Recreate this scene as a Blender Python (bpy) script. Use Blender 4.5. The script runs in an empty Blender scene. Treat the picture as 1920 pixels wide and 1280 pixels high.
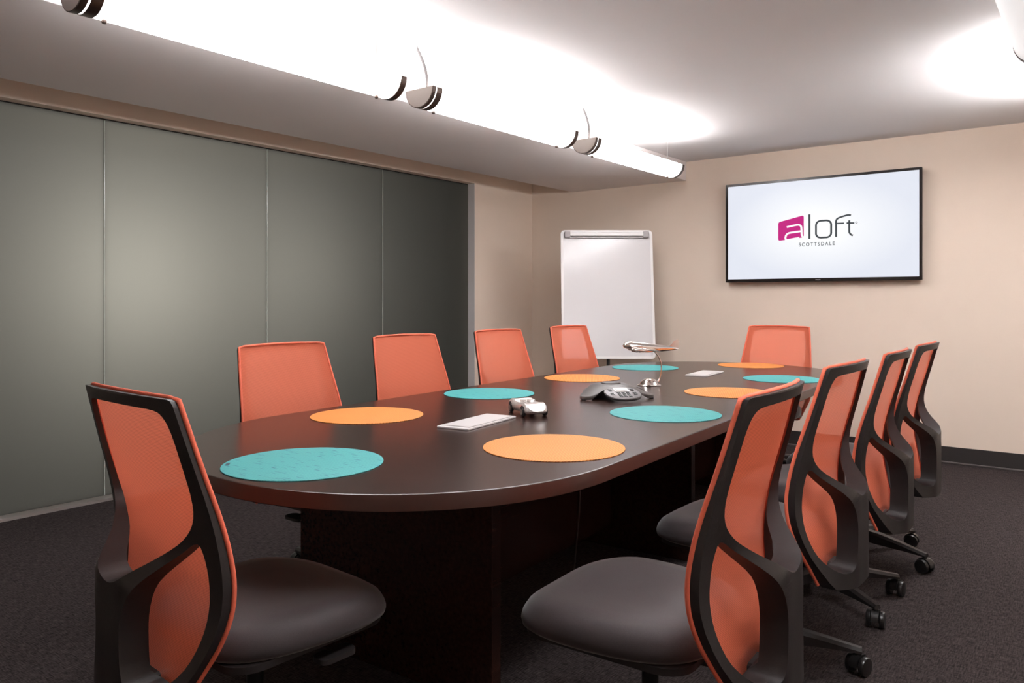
import bpy, bmesh, math, random
from mathutils import Vector, Matrix
from mathutils.geometry import tessellate_polygon
random.seed(4)
sc = bpy.context.scene
COL = sc.collection
PI = math.pi
R = math.radians

# ------------------------------------------------------------------ camera
cam_d = bpy.data.cameras.new('camera'); cam = bpy.data.objects.new('camera', cam_d); COL.objects.link(cam)
cam.location = (0, 0, 1.2); cam.rotation_euler = (R(90), 0, R(37.666))
cam_d.lens = 27.18; cam_d.sensor_width = 36; cam_d.sensor_fit = 'HORIZONTAL'
cam_d.shift_y = -0.04125; cam_d.clip_start = 0.05
sc.camera = cam
# ------------------------------------------------------------------ exposure
sc.view_settings.view_transform = 'Standard'; sc.view_settings.look = 'None'
sc.view_settings.gamma = 1.0; sc.view_settings.use_curve_mapping = False
sc.view_settings.exposure = 0.34
# ------------------------------------------------------------------ light levels
GLOW_LEFT, UP_LEFT = 15.5, 0.4        # trough emission and uplight watts, row beside the soffit
GLOW_FILL, UP_FILL = 30.0, 5.0     # unseen pendants added on the right to brighten the room
HALL_WATTS = 84.0
WORLD = 0.05
ACCENT = (1.0, 0.95, 0.90)
w = bpy.data.worlds.new('world'); sc.world = w; w.use_nodes = True
w.node_tree.nodes['Background'].inputs[0].default_value = (1.0, 0.92, 0.86, 1)
w.node_tree.nodes['Background'].inputs[1].default_value = WORLD
def area_light(name, loc, rot, sx, sy, watts, col, parent=None, spread=PI):
    d = bpy.data.lights.new(name, 'AREA'); d.shape = 'RECTANGLE'; d.size = sx; d.size_y = sy
    d.energy = watts; d.color = col; d.spread = spread
    o = bpy.data.objects.new(name, d); COL.objects.link(o); o.location = loc; o.rotation_euler = rot
    if parent: o.parent = parent
    return o
# corridor lamp behind the frosted glass partition
d = bpy.data.lights.new('corridor_lamp', 'POINT'); d.energy = HALL_WATTS; d.shadow_soft_size = 0.25; d.color = (1.0, 0.98, 0.93)
o = bpy.data.objects.new('corridor_lamp', d); COL.objects.link(o); o.location = (-5.62, 2.36, 1.36)
d = bpy.data.lights.new('corridor_lamp', 'POINT'); d.energy = HALL_WATTS * 0.38; d.shadow_soft_size = 0.25; d.color = (1.0, 0.98, 0.93)
o = bpy.data.objects.new('corridor_lamp', d); COL.objects.link(o); o.location = (-5.62, 3.62, 1.40)

# ------------------------------------------------------------------ materials
def newmat(name):
    m = bpy.data.materials.new(name); m.use_nodes = True
    nt = m.node_tree; b = nt.nodes['Principled BSDF']
    return m, nt, b
def lin(r, g, b):
    f = lambda c: c / 12.92 if c <= 0.04045 else ((c + 0.055) / 1.055) ** 2.4
    return (f(r / 255), f(g / 255), f(b / 255), 1)
def mat(name, col, rough=0.5, metal=0.0, spec=0.5, noise=0.0, nscale=40, bump=0.0, coat=0.0):
    m, nt, b = newmat(name)
    b.inputs['Base Color'].default_value = col; b.inputs['Roughness'].default_value = rough
    b.inputs['Metallic'].default_value = metal; b.inputs['Specular IOR Level'].default_value = spec
    b.inputs['Coat Weight'].default_value = coat; b.inputs['Coat Roughness'].default_value = 0.15
    if noise or bump:
        tc = nt.nodes.new('ShaderNodeTexCoord'); n = nt.nodes.new('ShaderNodeTexNoise')
        n.inputs['Scale'].default_value = nscale; n.inputs['Detail'].default_value = 4
        nt.links.new(tc.outputs['Object'], n.inputs['Vector'])
        if noise:
            r = nt.nodes.new('ShaderNodeMix'); r.data_type = 'RGBA'
            r.inputs[6].default_value = tuple(c * (1 - noise) for c in col[:3]) + (1,)
            r.inputs[7].default_value = tuple(min(1, c * (1 + noise)) for c in col[:3]) + (1,)
            nt.links.new(n.outputs[0], r.inputs[0]); nt.links.new(r.outputs[2], b.inputs['Base Color'])
        if bump:
            bp = nt.nodes.new('ShaderNodeBump'); bp.inputs['Strength'].default_value = bump; bp.inputs['Distance'].default_value = 0.002
            nt.links.new(n.outputs[0], bp.inputs['Height']); nt.links.new(bp.outputs[0], b.inputs['Normal'])
    return m
def emis(name, col, s):
    m, nt, b = newmat(name)
    b.inputs['Base Color'].default_value = col; b.inputs['Emission Color'].default_value = col
    b.inputs['Emission Strength'].default_value = s; b.inputs['Roughness'].default_value = 0.4
    return m

M = {}
M['wall'] = mat('beige_paint', (0.86, 0.72, 0.605, 1), 0.75, noise=0.02, nscale=6, bump=0.05)
M['ceiling'] = mat('ceiling_paint', (0.71, 0.69, 0.695, 1), 0.85, noise=0.015, nscale=3)
M['soffit'] = mat('soffit_paint', (0.85, 0.785, 0.77, 1), 0.8, noise=0.015, nscale=3)
M['base'] = mat('black_rubber_base', (0.032, 0.027, 0.026, 1), 0.45)
M['base_toe'] = mat('rubber_base_highlight', (0.10, 0.085, 0.082, 1), 0.4)  # same black rubber; highlight along the toe put into a lighter colour
M['alu'] = mat('aluminium', (0.55, 0.50, 0.47, 1), 0.35, 0.6)
M['black_plastic'] = mat('black_plastic', (0.018, 0.015, 0.015, 1), 0.42, noise=0.1, nscale=300, bump=0.15)
M['caster_plastic'] = mat('caster_plastic', (0.012, 0.011, 0.011, 1), 0.3)
M['dark_metal'] = mat('dark_metal', (0.03, 0.03, 0.03, 1), 0.35, 0.8)
M['bronze'] = mat('bronze_band', (0.085, 0.06, 0.05, 1), 0.35, 0.7)
M['cap'] = mat('pendant_cap_paint', (0.30, 0.26, 0.235, 1), 0.5)
M['white_steel'] = mat('white_steel', (0.78, 0.75, 0.74, 1), 0.4)
M['grey_plastic'] = mat('grey_plastic', (0.36, 0.33, 0.33, 1), 0.4)
M['chrome'] = mat('polished_chrome', (0.86, 0.80, 0.76, 1), 0.12, 1.0)
M['car_silver'] = mat('silver_paint', (0.66, 0.61, 0.58, 1), 0.28, 0.55, coat=0.5)
M['car_dark'] = mat('cockpit_dark', (0.16, 0.13, 0.12, 1), 0.6)
M['tyre'] = mat('tyre_rubber', (0.012, 0.011, 0.011, 1), 0.6)
M['hub'] = mat('wheel_hub', (0.62, 0.57, 0.55, 1), 0.25, 0.9)
M['phone'] = mat('phone_grey', (0.085, 0.074, 0.070, 1), 0.42, noise=0.08, nscale=200)
M['phone_dark'] = mat('phone_black', (0.015, 0.013, 0.013, 1), 0.4)
M['phone_panel'] = mat('phone_panel_silver', (0.19, 0.178, 0.182, 1), 0.4, 0.2)
M['lcd_frame'] = mat('lcd_frame_white', (0.70, 0.67, 0.66, 1), 0.35)
M['lcd'] = mat('lcd_grey', (0.20, 0.20, 0.18, 1), 0.3)
M['key'] = mat('phone_key', (0.03, 0.028, 0.028, 1), 0.4)
M['plate'] = mat('white_hatch_plate', (0.62, 0.59, 0.585, 1), 0.35, noise=0.03, nscale=120)
M['plate_line'] = mat('hatch_gap', (0.25, 0.23, 0.225, 1), 0.5)
M['tv_black'] = mat('tv_bezel_black', (0.012, 0.009, 0.009, 1), 0.16, spec=0.6)
M['label'] = mat('dark_label', (0.01, 0.03, 0.05, 1), 0.6)
M['cord'] = mat('grey_cord', (0.05, 0.045, 0.045, 1), 0.5)
M['conduit'] = mat('flexible_conduit', (0.20, 0.185, 0.18, 1), 0.45, 0.3)
M['wire'] = mat('steel_wire', (0.14, 0.13, 0.125, 1), 0.4, 0.4)

def seat_mat():
    m, nt, b = newmat('charcoal_upholstery')
    tc = nt.nodes.new('ShaderNodeTexCoord'); n = nt.nodes.new('ShaderNodeTexNoise')
    n.inputs['Scale'].default_value = 500; n.inputs['Detail'].default_value = 2
    nt.links.new(tc.outputs['Object'], n.inputs['Vector'])
    r = nt.nodes.new('ShaderNodeMix'); r.data_type = 'RGBA'
    r.inputs[6].default_value = (0.026, 0.0195, 0.0205, 1); r.inputs[7].default_value = (0.056, 0.0445, 0.0465, 1)
    nt.links.new(n.outputs[0], r.inputs[0]); nt.links.new(r.outputs[2], b.inputs['Base Color'])
    bp = nt.nodes.new('ShaderNodeBump'); bp.inputs['Strength'].default_value = 0.15; bp.inputs['Distance'].default_value = 0.001
    nt.links.new(n.outputs[0], bp.inputs['Height']); nt.links.new(bp.outputs[0], b.inputs['Normal'])
    b.inputs['Roughness'].default_value = 0.7; b.inputs['Sheen Weight'].default_value = 0.25
    b.inputs['Sheen Roughness'].default_value = 0.4
    return m
M['seat'] = seat_mat()

def mesh_fabric_mat():
    m, nt, b = newmat('coral_mesh_fabric')
    tc = nt.nodes.new('ShaderNodeTexCoord')
    w1 = nt.nodes.new('ShaderNodeTexWave'); w1.bands_direction = 'Z'; w1.inputs['Scale'].default_value = 95
    w2 = nt.nodes.new('ShaderNodeTexWave'); w2.bands_direction = 'X'; w2.inputs['Scale'].default_value = 95
    for x in (w1, w2):
        x.inputs['Distortion'].default_value = 0.3; nt.links.new(tc.outputs['Object'], x.inputs['Vector'])
    mul = nt.nodes.new('ShaderNodeMath'); mul.operation = 'MULTIPLY'
    nt.links.new(w1.outputs['Fac'], mul.inputs[0]); nt.links.new(w2.outputs['Fac'], mul.inputs[1])
    r = nt.nodes.new('ShaderNodeMix'); r.data_type = 'RGBA'
    r.inputs[6].default_value = (0.97, 0.255, 0.145, 1); r.inputs[7].default_value = (0.84, 0.150, 0.080, 1)
    nt.links.new(mul.outputs[0], r.inputs[0]); nt.links.new(r.outputs[2], b.inputs['Base Color'])
    b.inputs['Roughness'].default_value = 0.8; b.inputs['Specular IOR Level'].default_value = 0.2
    tl = nt.nodes.new('ShaderNodeBsdfTranslucent'); tl.inputs['Color'].default_value = (0.95, 0.20, 0.10, 1)
    mx0 = nt.nodes.new('ShaderNodeMixShader'); mx0.inputs[0].default_value = 0.36
    nt.links.new(b.outputs[0], mx0.inputs[1]); nt.links.new(tl.outputs[0], mx0.inputs[2])
    tr = nt.nodes.new('ShaderNodeBsdfTransparent')
    # open holes of the weave
    mp = nt.nodes.new('ShaderNodeMapRange'); mp.inputs[3].default_value = 0.11; mp.inputs[4].default_value = 0.46
    nt.links.new(mul.outputs[0], mp.inputs[0])
    mx = nt.nodes.new('ShaderNodeMixShader')
    nt.links.new(mp.outputs[0], mx.inputs[0])
    nt.links.new(mx0.outputs[0], mx.inputs[1]); nt.links.new(tr.outputs[0], mx.inputs[2])
    nt.links.new(mx.outputs[0], nt.nodes['Material Output'].inputs[0])
    return m
M['mesh'] = mesh_fabric_mat()
M['coral_edge'] = mat('coral_fabric_edge', (0.74, 0.145, 0.078, 1), 0.7, noise=0.1, nscale=300)

def wood_mat():
    m, nt, b = newmat('espresso_laminate')
    tc = nt.nodes.new('ShaderNodeTexCoord'); mp = nt.nodes.new('ShaderNodeMapping')
    mp.inputs['Scale'].default_value = (26, 1.6, 26)
    nt.links.new(tc.outputs['Object'], mp.inputs[0])
    n = nt.nodes.new('ShaderNodeTexNoise'); n.inputs['Scale'].default_value = 3.0; n.inputs['Detail'].default_value = 8; n.inputs['Roughness'].default_value = 0.65
    nt.links.new(mp.outputs[0], n.inputs['Vector'])
    cr = nt.nodes.new('ShaderNodeValToRGB')
    cr.color_ramp.elements[0].position = 0.3; cr.color_ramp.elements[0].color = (0.018, 0.0072, 0.0055, 1)
    cr.color_ramp.elements[1].position = 0.75; cr.color_ramp.elements[1].color = (0.042, 0.018, 0.0135, 1)
    nt.links.new(n.outputs[0], cr.inputs[0]); nt.links.new(cr.outputs[0], b.inputs['Base Color'])
    b.inputs['Roughness'].default_value = 0.24; b.inputs['Specular IOR Level'].default_value = 0.32
    bp = nt.nodes.new('ShaderNodeBump'); bp.inputs['Strength'].default_value = 0.02; bp.inputs['Distance'].default_value = 0.001
    nt.links.new(n.outputs[0], bp.inputs['Height']); nt.links.new(bp.outputs[0], b.inputs['Normal'])
    return m
M['wood'] = wood_mat()
M['wood_edge'] = mat('espresso_edge_band', (0.040, 0.0135, 0.0095, 1), 0.35, noise=0.15, nscale=60)

def mat_weave(name, c1, c2, c3, streak):
    m, nt, b = newmat(name)
    tc = nt.nodes.new('ShaderNodeTexCoord')
    ck = nt.nodes.new('ShaderNodeTexChecker'); ck.inputs['Scale'].default_value = 170
    ck.inputs['Color1'].default_value = c1; ck.inputs['Color2'].default_value = c2
    rot = nt.nodes.new('ShaderNodeMapping'); rot.inputs['Rotation'].default_value = (0, 0, R(23))
    nt.links.new(tc.outputs['Object'], rot.inputs[0]); nt.links.new(rot.outputs[0], ck.inputs['Vector'])
    st = nt.nodes.new('ShaderNodeMapping'); st.inputs['Scale'].default_value = (12, 75, 1); st.inputs['Rotation'].default_value = (0, 0, R(23))
    nt.links.new(tc.outputs['Object'], st.inputs[0])
    n = nt.nodes.new('ShaderNodeTexNoise'); n.inputs['Scale'].default_value = 1.6; n.inputs['Detail'].default_value = 2
    nt.links.new(st.outputs[0], n.inputs['Vector'])
    cr = nt.nodes.new('ShaderNodeValToRGB'); cr.color_ramp.elements[0].position = 0.60; cr.color_ramp.elements[0].color = (0, 0, 0, 1)
    cr.color_ramp.elements[1].position = 0.70; cr.color_ramp.elements[1].color = (streak, streak, streak, 1)
    nt.links.new(n.outputs[0], cr.inputs[0])
    mx = nt.nodes.new('ShaderNodeMix'); mx.data_type = 'RGBA'; mx.inputs[7].default_value = c3
    nt.links.new(cr.outputs[0], mx.inputs[0]); nt.links.new(ck.outputs[0], mx.inputs[6]); nt.links.new(mx.outputs[2], b.inputs['Base Color'])
    b.inputs['Roughness'].default_value = 0.6; b.inputs['Specular IOR Level'].default_value = 0.3
    bp = nt.nodes.new('ShaderNodeBump'); bp.inputs['Strength'].default_value = 0.25; bp.inputs['Distance'].default_value = 0.0008
    nt.links.new(ck.outputs['Fac'], bp.inputs['Height']); nt.links.new(bp.outputs[0], b.inputs['Normal'])
    return m
M['teal'] = mat_weave('teal_woven_vinyl', (0.070, 0.375, 0.365, 1), (0.057, 0.315, 0.32, 1), (0.022, 0.15, 0.20, 1), 0.9)
M['orange'] = mat_weave('orange_woven_vinyl', (0.76, 0.310, 0.080, 1), (0.52, 0.160, 0.032, 1), (0.66, 0.24, 0.055, 1), 0.35)

def carpet_mat():
    m, nt, b = newmat('charcoal_carpet')
    tc = nt.nodes.new('ShaderNodeTexCoord')
    outs = []
    for sca in ((230, 30, 1), (30, 230, 1), (600, 600, 1)):
        mp = nt.nodes.new('ShaderNodeMapping'); mp.inputs['Scale'].default_value = sca
        nt.links.new(tc.outputs['Object'], mp.inputs[0])
        n = nt.nodes.new('ShaderNodeTexNoise'); n.inputs['Scale'].default_value = 1.0; n.inputs['Detail'].default_value = 3
        nt.links.new(mp.outputs[0], n.inputs['Vector']); outs.append(n.outputs[0])
    a = nt.nodes.new('ShaderNodeMath'); a.operation = 'MULTIPLY'
    nt.links.new(outs[0], a.inputs[0]); nt.links.new(outs[1], a.inputs[1])
    a2 = nt.nodes.new('ShaderNodeMath'); a2.operation = 'MULTIPLY'
    nt.links.new(a.outputs[0], a2.inputs[0]); nt.links.new(outs[2], a2.inputs[1])
    cr = nt.nodes.new('ShaderNodeValToRGB')
    cr.color_ramp.elements[0].position = 0.06; cr.color_ramp.elements[0].color = (0.012, 0.0095, 0.0095, 1)
    cr.color_ramp.elements[1].position = 0.24; cr.color_ramp.elements[1].color = (0.096, 0.076, 0.075, 1)
    nt.links.new(a2.outputs[0], cr.inputs[0]); nt.links.new(cr.outputs[0], b.inputs['Base Color'])
    b.inputs['Roughness'].default_value = 0.95; b.inputs['Specular IOR Level'].default_value = 0.1
    bp = nt.nodes.new('ShaderNodeBump'); bp.inputs['Strength'].default_value = 0.5; bp.inputs['Distance'].default_value = 0.004
    nt.links.new(a2.outputs[0], bp.inputs['Height']); nt.links.new(bp.outputs[0], b.inputs['Normal'])
    return m
M['carpet'] = carpet_mat()

def frosted_mat():
    m, nt, b = newmat('frosted_glass')
    tl = nt.nodes.new('ShaderNodeBsdfTranslucent'); tl.inputs['Color'].default_value = (0.62, 0.61, 0.575, 1)
    b.inputs['Base Color'].default_value = (0.030, 0.033, 0.031, 1); b.inputs['Roughness'].default_value = 0.42
    b.inputs['Specular IOR Level'].default_value = 0.25
    mx = nt.nodes.new('ShaderNodeMixShader'); mx.inputs[0].default_value = 0.5
    nt.links.new(b.outputs[0], mx.inputs[1]); nt.links.new(tl.outputs[0], mx.inputs[2])
    nt.links.new(mx.outputs[0], nt.nodes['Material Output'].inputs[0])
    return m
M['frost'] = frosted_mat()
M['glass_edge'] = mat('polished_glass_edge', (0.50, 0.54, 0.49, 1), 0.2, spec=0.6)

def lens_mat(name, glow_):
    # translucent trough, a little dimmer at both ends where the lamp stops
    m, nt, b = newmat(name)
    tc = nt.nodes.new('ShaderNodeTexCoord'); sx = nt.nodes.new('ShaderNodeSeparateXYZ')
    nt.links.new(tc.outputs['Generated'], sx.inputs[0])
    s = nt.nodes.new('ShaderNodeMath'); s.operation = 'SUBTRACT'; s.inputs[1].default_value = 0.5
    nt.links.new(sx.outputs['Y'], s.inputs[0])
    ab = nt.nodes.new('ShaderNodeMath'); ab.operation = 'ABSOLUTE'; nt.links.new(s.outputs[0], ab.inputs[0])
    mp = nt.nodes.new('ShaderNodeMapRange'); mp.interpolation_type = 'SMOOTHSTEP'
    mp.inputs[1].default_value = 0.36; mp.inputs[2].default_value = 0.5
    mp.inputs[3].default_value = glow_; mp.inputs[4].default_value = glow_ * 0.55
    nt.links.new(ab.outputs[0], mp.inputs[0])
    b.inputs['Base Color'].default_value = (0.85, 0.83, 0.8, 1); b.inputs['Roughness'].default_value = 0.5
    b.inputs['Emission Color'].default_value = (0.99, 0.985, 1.0, 1)
    nt.links.new(mp.outputs[0], b.inputs['Emission Strength'])
    return m
M['lens'] = lens_mat('pendant_lens', GLOW_LEFT)
M['lens_fill'] = lens_mat('pendant_lens_fill', GLOW_FILL)  # overbright lens, only for the unseen fill pendants
M['lens_dim'] = lens_mat('pendant_lens_dimmed', 0.50)

def screen_mat():
    m, nt, b = newmat('tv_screen_picture')
    tc = nt.nodes.new('ShaderNodeTexCoord'); mp = nt.nodes.new('ShaderNodeMapping')
    mp.inputs['Location'].default_value = (-0.5, 0, -0.5)
    nt.links.new(tc.outputs['Generated'], mp.inputs[0])
    ln = nt.nodes.new('ShaderNodeVectorMath'); ln.operation = 'LENGTH'; nt.links.new(mp.outputs[0], ln.inputs[0])
    cr = nt.nodes.new('ShaderNodeValToRGB')
    cr.color_ramp.elements[0].position = 0.08; cr.color_ramp.elements[0].color = lin(252, 253, 254)
    cr.color_ramp.elements[1].position = 0.5; cr.color_ramp.elements[1].color = lin(226, 230, 241)
    nt.links.new(ln.outputs['Value'], cr.inputs[0])
    nt.links.new(cr.outputs[0], b.inputs['Emission Color']); b.inputs['Emission Strength'].default_value = 0.80
    b.inputs['Base Color'].default_value = (0.02, 0.02, 0.02, 1); b.inputs['Roughness'].default_value = 0.35
    b.inputs['Specular IOR Level'].default_value = 0.2
    return m
M['screen'] = screen_mat()
def glow(name, col):
    m, nt, b = newmat(name); b.inputs['Base Color'].default_value = (0.02, 0.02, 0.02, 1)
    b.inputs['Emission Color'].default_value = col; b.inputs['Emission Strength'].default_value = 0.80
    b.inputs['Specular IOR Level'].default_value = 0.1
    return m
M['logo_pink'] = glow('logo_magenta', lin(196, 22, 126))
M['logo_white'] = glow('logo_white', lin(252, 250, 252))
M['logo_dark'] = glow('logo_slate', lin(62, 68, 72))

def board_mat():
    m, nt, b = newmat('whiteboard_enamel')
    b.inputs['Base Color'].default_value = (0.67, 0.645, 0.65, 1); b.inputs['Roughness'].default_value = 0.22
    b.inputs['Specular IOR Level'].default_value = 0.5
    tc = nt.nodes.new('ShaderNodeTexCoord'); n = nt.nodes.new('ShaderNodeTexNoise'); n.inputs['Scale'].default_value = 2.0
    nt.links.new(tc.outputs['Object'], n.inputs['Vector'])
    bp = nt.nodes.new('ShaderNodeBump'); bp.inputs['Strength'].default_value = 0.12; bp.inputs['Distance'].default_value = 0.02
    nt.links.new(n.outputs[0], bp.inputs['Height']); nt.links.new(bp.outputs[0], b.inputs['Normal'])
    return m
M['board'] = board_mat()

# ------------------------------------------------------------------ mesh helpers
class MB:
    """collects geometry, then links it as one object"""
    def __init__(s): s.v = []; s.f = []; s.m = []
    def add(s, verts, faces, mi=0):
        n = len(s.v); s.v += [tuple(v) for v in verts]; s.f += [tuple(i + n for i in f) for f in faces]; s.m += [mi] * len(faces); return s
    def box(s, c, d, mi=0, mtx=None):
        x, y, z = (k / 2 for k in d)
        vs = [Vector((sx * x, sy * y, sz * z)) for sx in (-1, 1) for sy in (-1, 1) for sz in (-1, 1)]
        if mtx: vs = [mtx @ v for v in vs]
        vs = [v + Vector(c) for v in vs]
        return s.add(vs, [(0, 1, 3, 2), (4, 6, 7, 5), (0, 4, 5, 1), (2, 3, 7, 6), (0, 2, 6, 4), (1, 5, 7, 3)], mi)
    def loft(s, rings, cap=True, closed=True, mi=0, loop=False):
        n = len(rings[0]); vs = [v for r in rings for v in r]; fs = []
        K = len(rings)
        for k in range(K if loop else K - 1):
            k2 = (k + 1) % K
            for i in range(n if closed else n - 1):
                j = (i + 1) % n
                fs.append((k * n + i, k * n + j, k2 * n + j, k2 * n + i))
        if cap and not loop:
            fs.append(tuple(reversed(range(n)))); fs.append(tuple((K - 1) * n + i for i in range(n)))
        return s.add(vs, fs, mi)
    def lathe(s, prof, n=24, c=(0, 0, 0), axis='Z', mi=0, cap=True):
        rings = []
        for r, h in prof:
            ring = []
            for i in range(n):
                a = 2 * PI * i / n; x, y = r * math.cos(a), r * math.sin(a)
                p = {'Z': (x, y, h), 'X': (h, x, y), 'Y': (y, h, x)}[axis]
                ring.append((p[0] + c[0], p[1] + c[1], p[2] + c[2]))
            rings.append(ring)
        return s.loft(rings, cap=cap, mi=mi)
    def tube(s, pts, r, n=8, mi=0, closed=False, flat=1.0):
        pts = [Vector(p) for p in pts]; rings = []; N = len(pts)
        up = Vector((0, 0, 1)); prev = None
        for i, p in enumerate(pts):
            a = pts[(i - 1) % N] if (closed or i > 0) else p
            b = pts[(i + 1) % N] if (closed or i < N - 1) else p
            t = (b - a).normalized()
            if prev is None:
                u = t.cross(up)
                if u.length < 1e-3: u = t.cross(Vector((1, 0, 0)))
                u.normalize()
            else:
                u = (prev - t * prev.dot(t)).normalized()
            prev = u; v = t.cross(u); rr = r[i] if isinstance(r, (list, tuple)) else r
            rings.append([p + u * (rr * math.cos(2 * PI * k / n)) + v * (rr * flat * math.sin(2 * PI * k / n)) for k in range(n)])
        return s.loft(rings, cap=not closed, loop=closed, mi=mi)
    def prism(s, poly, z0, z1, mi=0):
        n = len(poly)
        return s.loft([[(x, y, z0) for x, y in poly], [(x, y, z1) for x, y in poly]], mi=mi)
    def build(s, name, mats, parent=None, smooth=None, bevel=0, seg=2):
        me = bpy.data.meshes.new(name); me.from_pydata(s.v, [], s.f)
        if not isinstance(mats, (list, tuple)): mats = [mats]
        for m in mats: me.materials.append(m)
        me.polygons.foreach_set('material_index', s.m)
        bm = bmesh.new(); bm.from_mesh(me)
        bmesh.ops.recalc_face_normals(bm, faces=bm.faces)
        if bevel:
            es = [e for e in bm.edges if len(e.link_faces) == 2 and e.calc_face_angle(0) > R(35)]
            bmesh.ops.bevel(bm, geom=es, offset=bevel, segments=seg, affect='EDGES', profile=0.5, clamp_overlap=True)
        bm.to_mesh(me); bm.free()
        if smooth is not None: shade(me, smooth)
        o = bpy.data.objects.new(name, me); COL.objects.link(o)
        if parent: o.parent = parent
        return o
def shade(me, ang=40):
    bm = bmesh.new(); bm.from_mesh(me)
    for f in bm.faces: f.smooth = True
    for e in bm.edges:
        e.smooth = not (len(e.link_faces) != 2 or e.calc_face_angle(0) > R(ang))
    bm.to_mesh(me); bm.free()
def empty(name, loc, rz=0):
    o = bpy.data.objects.new(name, None); COL.objects.link(o); o.location = loc; o.rotation_euler = (0, 0, rz); o.empty_display_size = 0.1
    return o
def tag(o, label=None, cat=None, group=None, kind=None):
    if label: o['label'] = label
    if cat: o['category'] = cat
    if group: o['group'] = group
    if kind: o['kind'] = kind
    return o
def struct(o, label=None):
    o['kind'] = 'structure'
    if label: o['label'] = label
    return o
def copy_tree(o, parent=None):
    c = o.copy(); COL.objects.link(c)
    if parent: c.parent = parent
    for ch in list(o.children): copy_tree(ch, c)
    return c
def smoothstep(a, b, x):
    t = max(0.0, min(1.0, (x - a) / (b - a))); return t * t * (3 - 2 * t)
def interp(tab, x):
    """smooth (Catmull-Rom) interpolation through (x, y) rows sorted by x"""
    if x <= tab[0][0]: return tab[0][1]
    if x >= tab[-1][0]: return tab[-1][1]
    for i in range(len(tab) - 1):
        if tab[i][0] <= x <= tab[i + 1][0]:
            x0, y0 = tab[i]; x1, y1 = tab[i + 1]
            m0 = (y1 - tab[i - 1][1]) / (x1 - tab[i - 1][0]) if i > 0 else (y1 - y0) / (x1 - x0)
            m1 = (tab[i + 2][1] - y0) / (tab[i + 2][0] - x0) if i + 2 < len(tab) else (y1 - y0) / (x1 - x0)
            h = x1 - x0; t = (x - x0) / h
            return (2*t**3-3*t*t+1)*y0 + (t**3-2*t*t+t)*h*m0 + (-2*t**3+3*t*t)*y1 + (t**3-t*t)*h*m1
def spline(pts, closed=True, sub=6):
    """Catmull-Rom through 2-D points"""
    n = len(pts); out = []
    rng = range(n) if closed else range(n - 1)
    for i in rng:
        g = lambda k: pts[k % n] if closed else pts[max(0, min(n - 1, k))]
        p0, p1, p2, p3 = g(i - 1), g(i), g(i + 1), g(i + 2)
        for j in range(sub):
            t = j / sub
            out.append(tuple(0.5 * ((2 * b) + (c - a) * t + (2 * a - 5 * b + 4 * c - d) * t * t + (-a + 3 * b - 3 * c + d) * t ** 3)
                             for a, b, c, d in zip(p0, p1, p2, p3)))
    if not closed: out.append(tuple(pts[-1]))
    return out
def rrect(x0, y0, x1, y1, r, n=5):
    out = []
    for cx, cy, a0 in ((x1 - r, y0 + r, -90), (x1 - r, y1 - r, 0), (x0 + r, y1 - r, 90), (x0 + r, y0 + r, 180)):
        for i in range(n + 1):
            a = R(a0 + 90 * i / n); out.append((cx + r * math.cos(a), cy + r * math.sin(a)))
    return out

# ================================================================== ROOM SHELL
XL, YB, XR, YF, H = -4.7146, 6.447, 1.45, -1.6, 2.432
SOF_Z, SOF_X0, SOF_X1 = 2.263, -4.2218, -3.0002
GX, GTOP = -4.795, 2.289
struct(MB().box(((XL - 0.2 + XR + 0.2) / 2, (YB + YF) / 2, -0.05), (XR - XL + 0.4, YB - YF + 0.6, 0.1)).build('floor', M['carpet']), 'dark charcoal woven carpet')
struct(MB().box(((XL - 0.2 + XR + 0.2) / 2, (YB + YF) / 2, H + 0.05), (XR - XL + 0.4, YB - YF + 0.6, 0.1)).build('ceiling', M['ceiling']), 'white painted ceiling')
struct(MB().box(((XL + XR) / 2, YB + 0.05, H / 2), (XR - XL + 0.4, 0.1, H)).build('wall_back', M['wall']), 'beige wall with the television')
struct(MB().box((XR + 0.05, (YB + YF) / 2, H / 2), (0.1, YB - YF, H)).build('wall_right', M['wall']))
struct(MB().box(((XL + XR) / 2, YF - 0.05, H / 2), (XR - XL + 0.4, 0.1, H)).build('wall_front', M['wall']))
J1 = 5.535   # far jamb of the glazed opening
J0 = 0.0
wl = MB()
wl.box((XL - 0.1, (J1 + YB) / 2, H / 2), (0.2, YB - J1, H))
wl.box((XL - 0.1, (J0 + YF) / 2, H / 2), (0.2, J0 - YF, H))
wl.box((XL - 0.1, (J0 + J1) / 2, (GTOP + H) / 2), (0.2, J1 - J0, H - GTOP))
struct(wl.build('wall_left', M['wall']), 'beige wall around the frosted glass partition')
struct(MB().box(((SOF_X0 + SOF_X1) / 2, (YB + YF) / 2, (SOF_Z + H) / 2), (SOF_X1 - SOF_X0, YB - YF - 0.002, H - SOF_Z)).build('trim_1', M['soffit'], bevel=0.004), 'dropped soffit running along the ceiling')
# corridor side: plain enclosing wall behind the glass
M['dark_paint'] = mat('charcoal_corridor_paint', (0.05, 0.05, 0.048, 1), 0.8, noise=0.05, nscale=5)
cw = MB().box((-7.35, (YB + YF) / 2, H / 2), (0.1, YB - YF + 0.4, H + 0.2))
for z in (-0.05, H + 0.05): cw.box((-6.1, (YB + YF) / 2, z), (2.36, YB - YF + 0.4, 0.1))
for y in (YF - 0.15, YB + 0.15): cw.box((-6.1, y, H / 2), (2.36, 0.1, H))
struct(cw.build('wall_corridor', M['dark_paint']))
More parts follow.
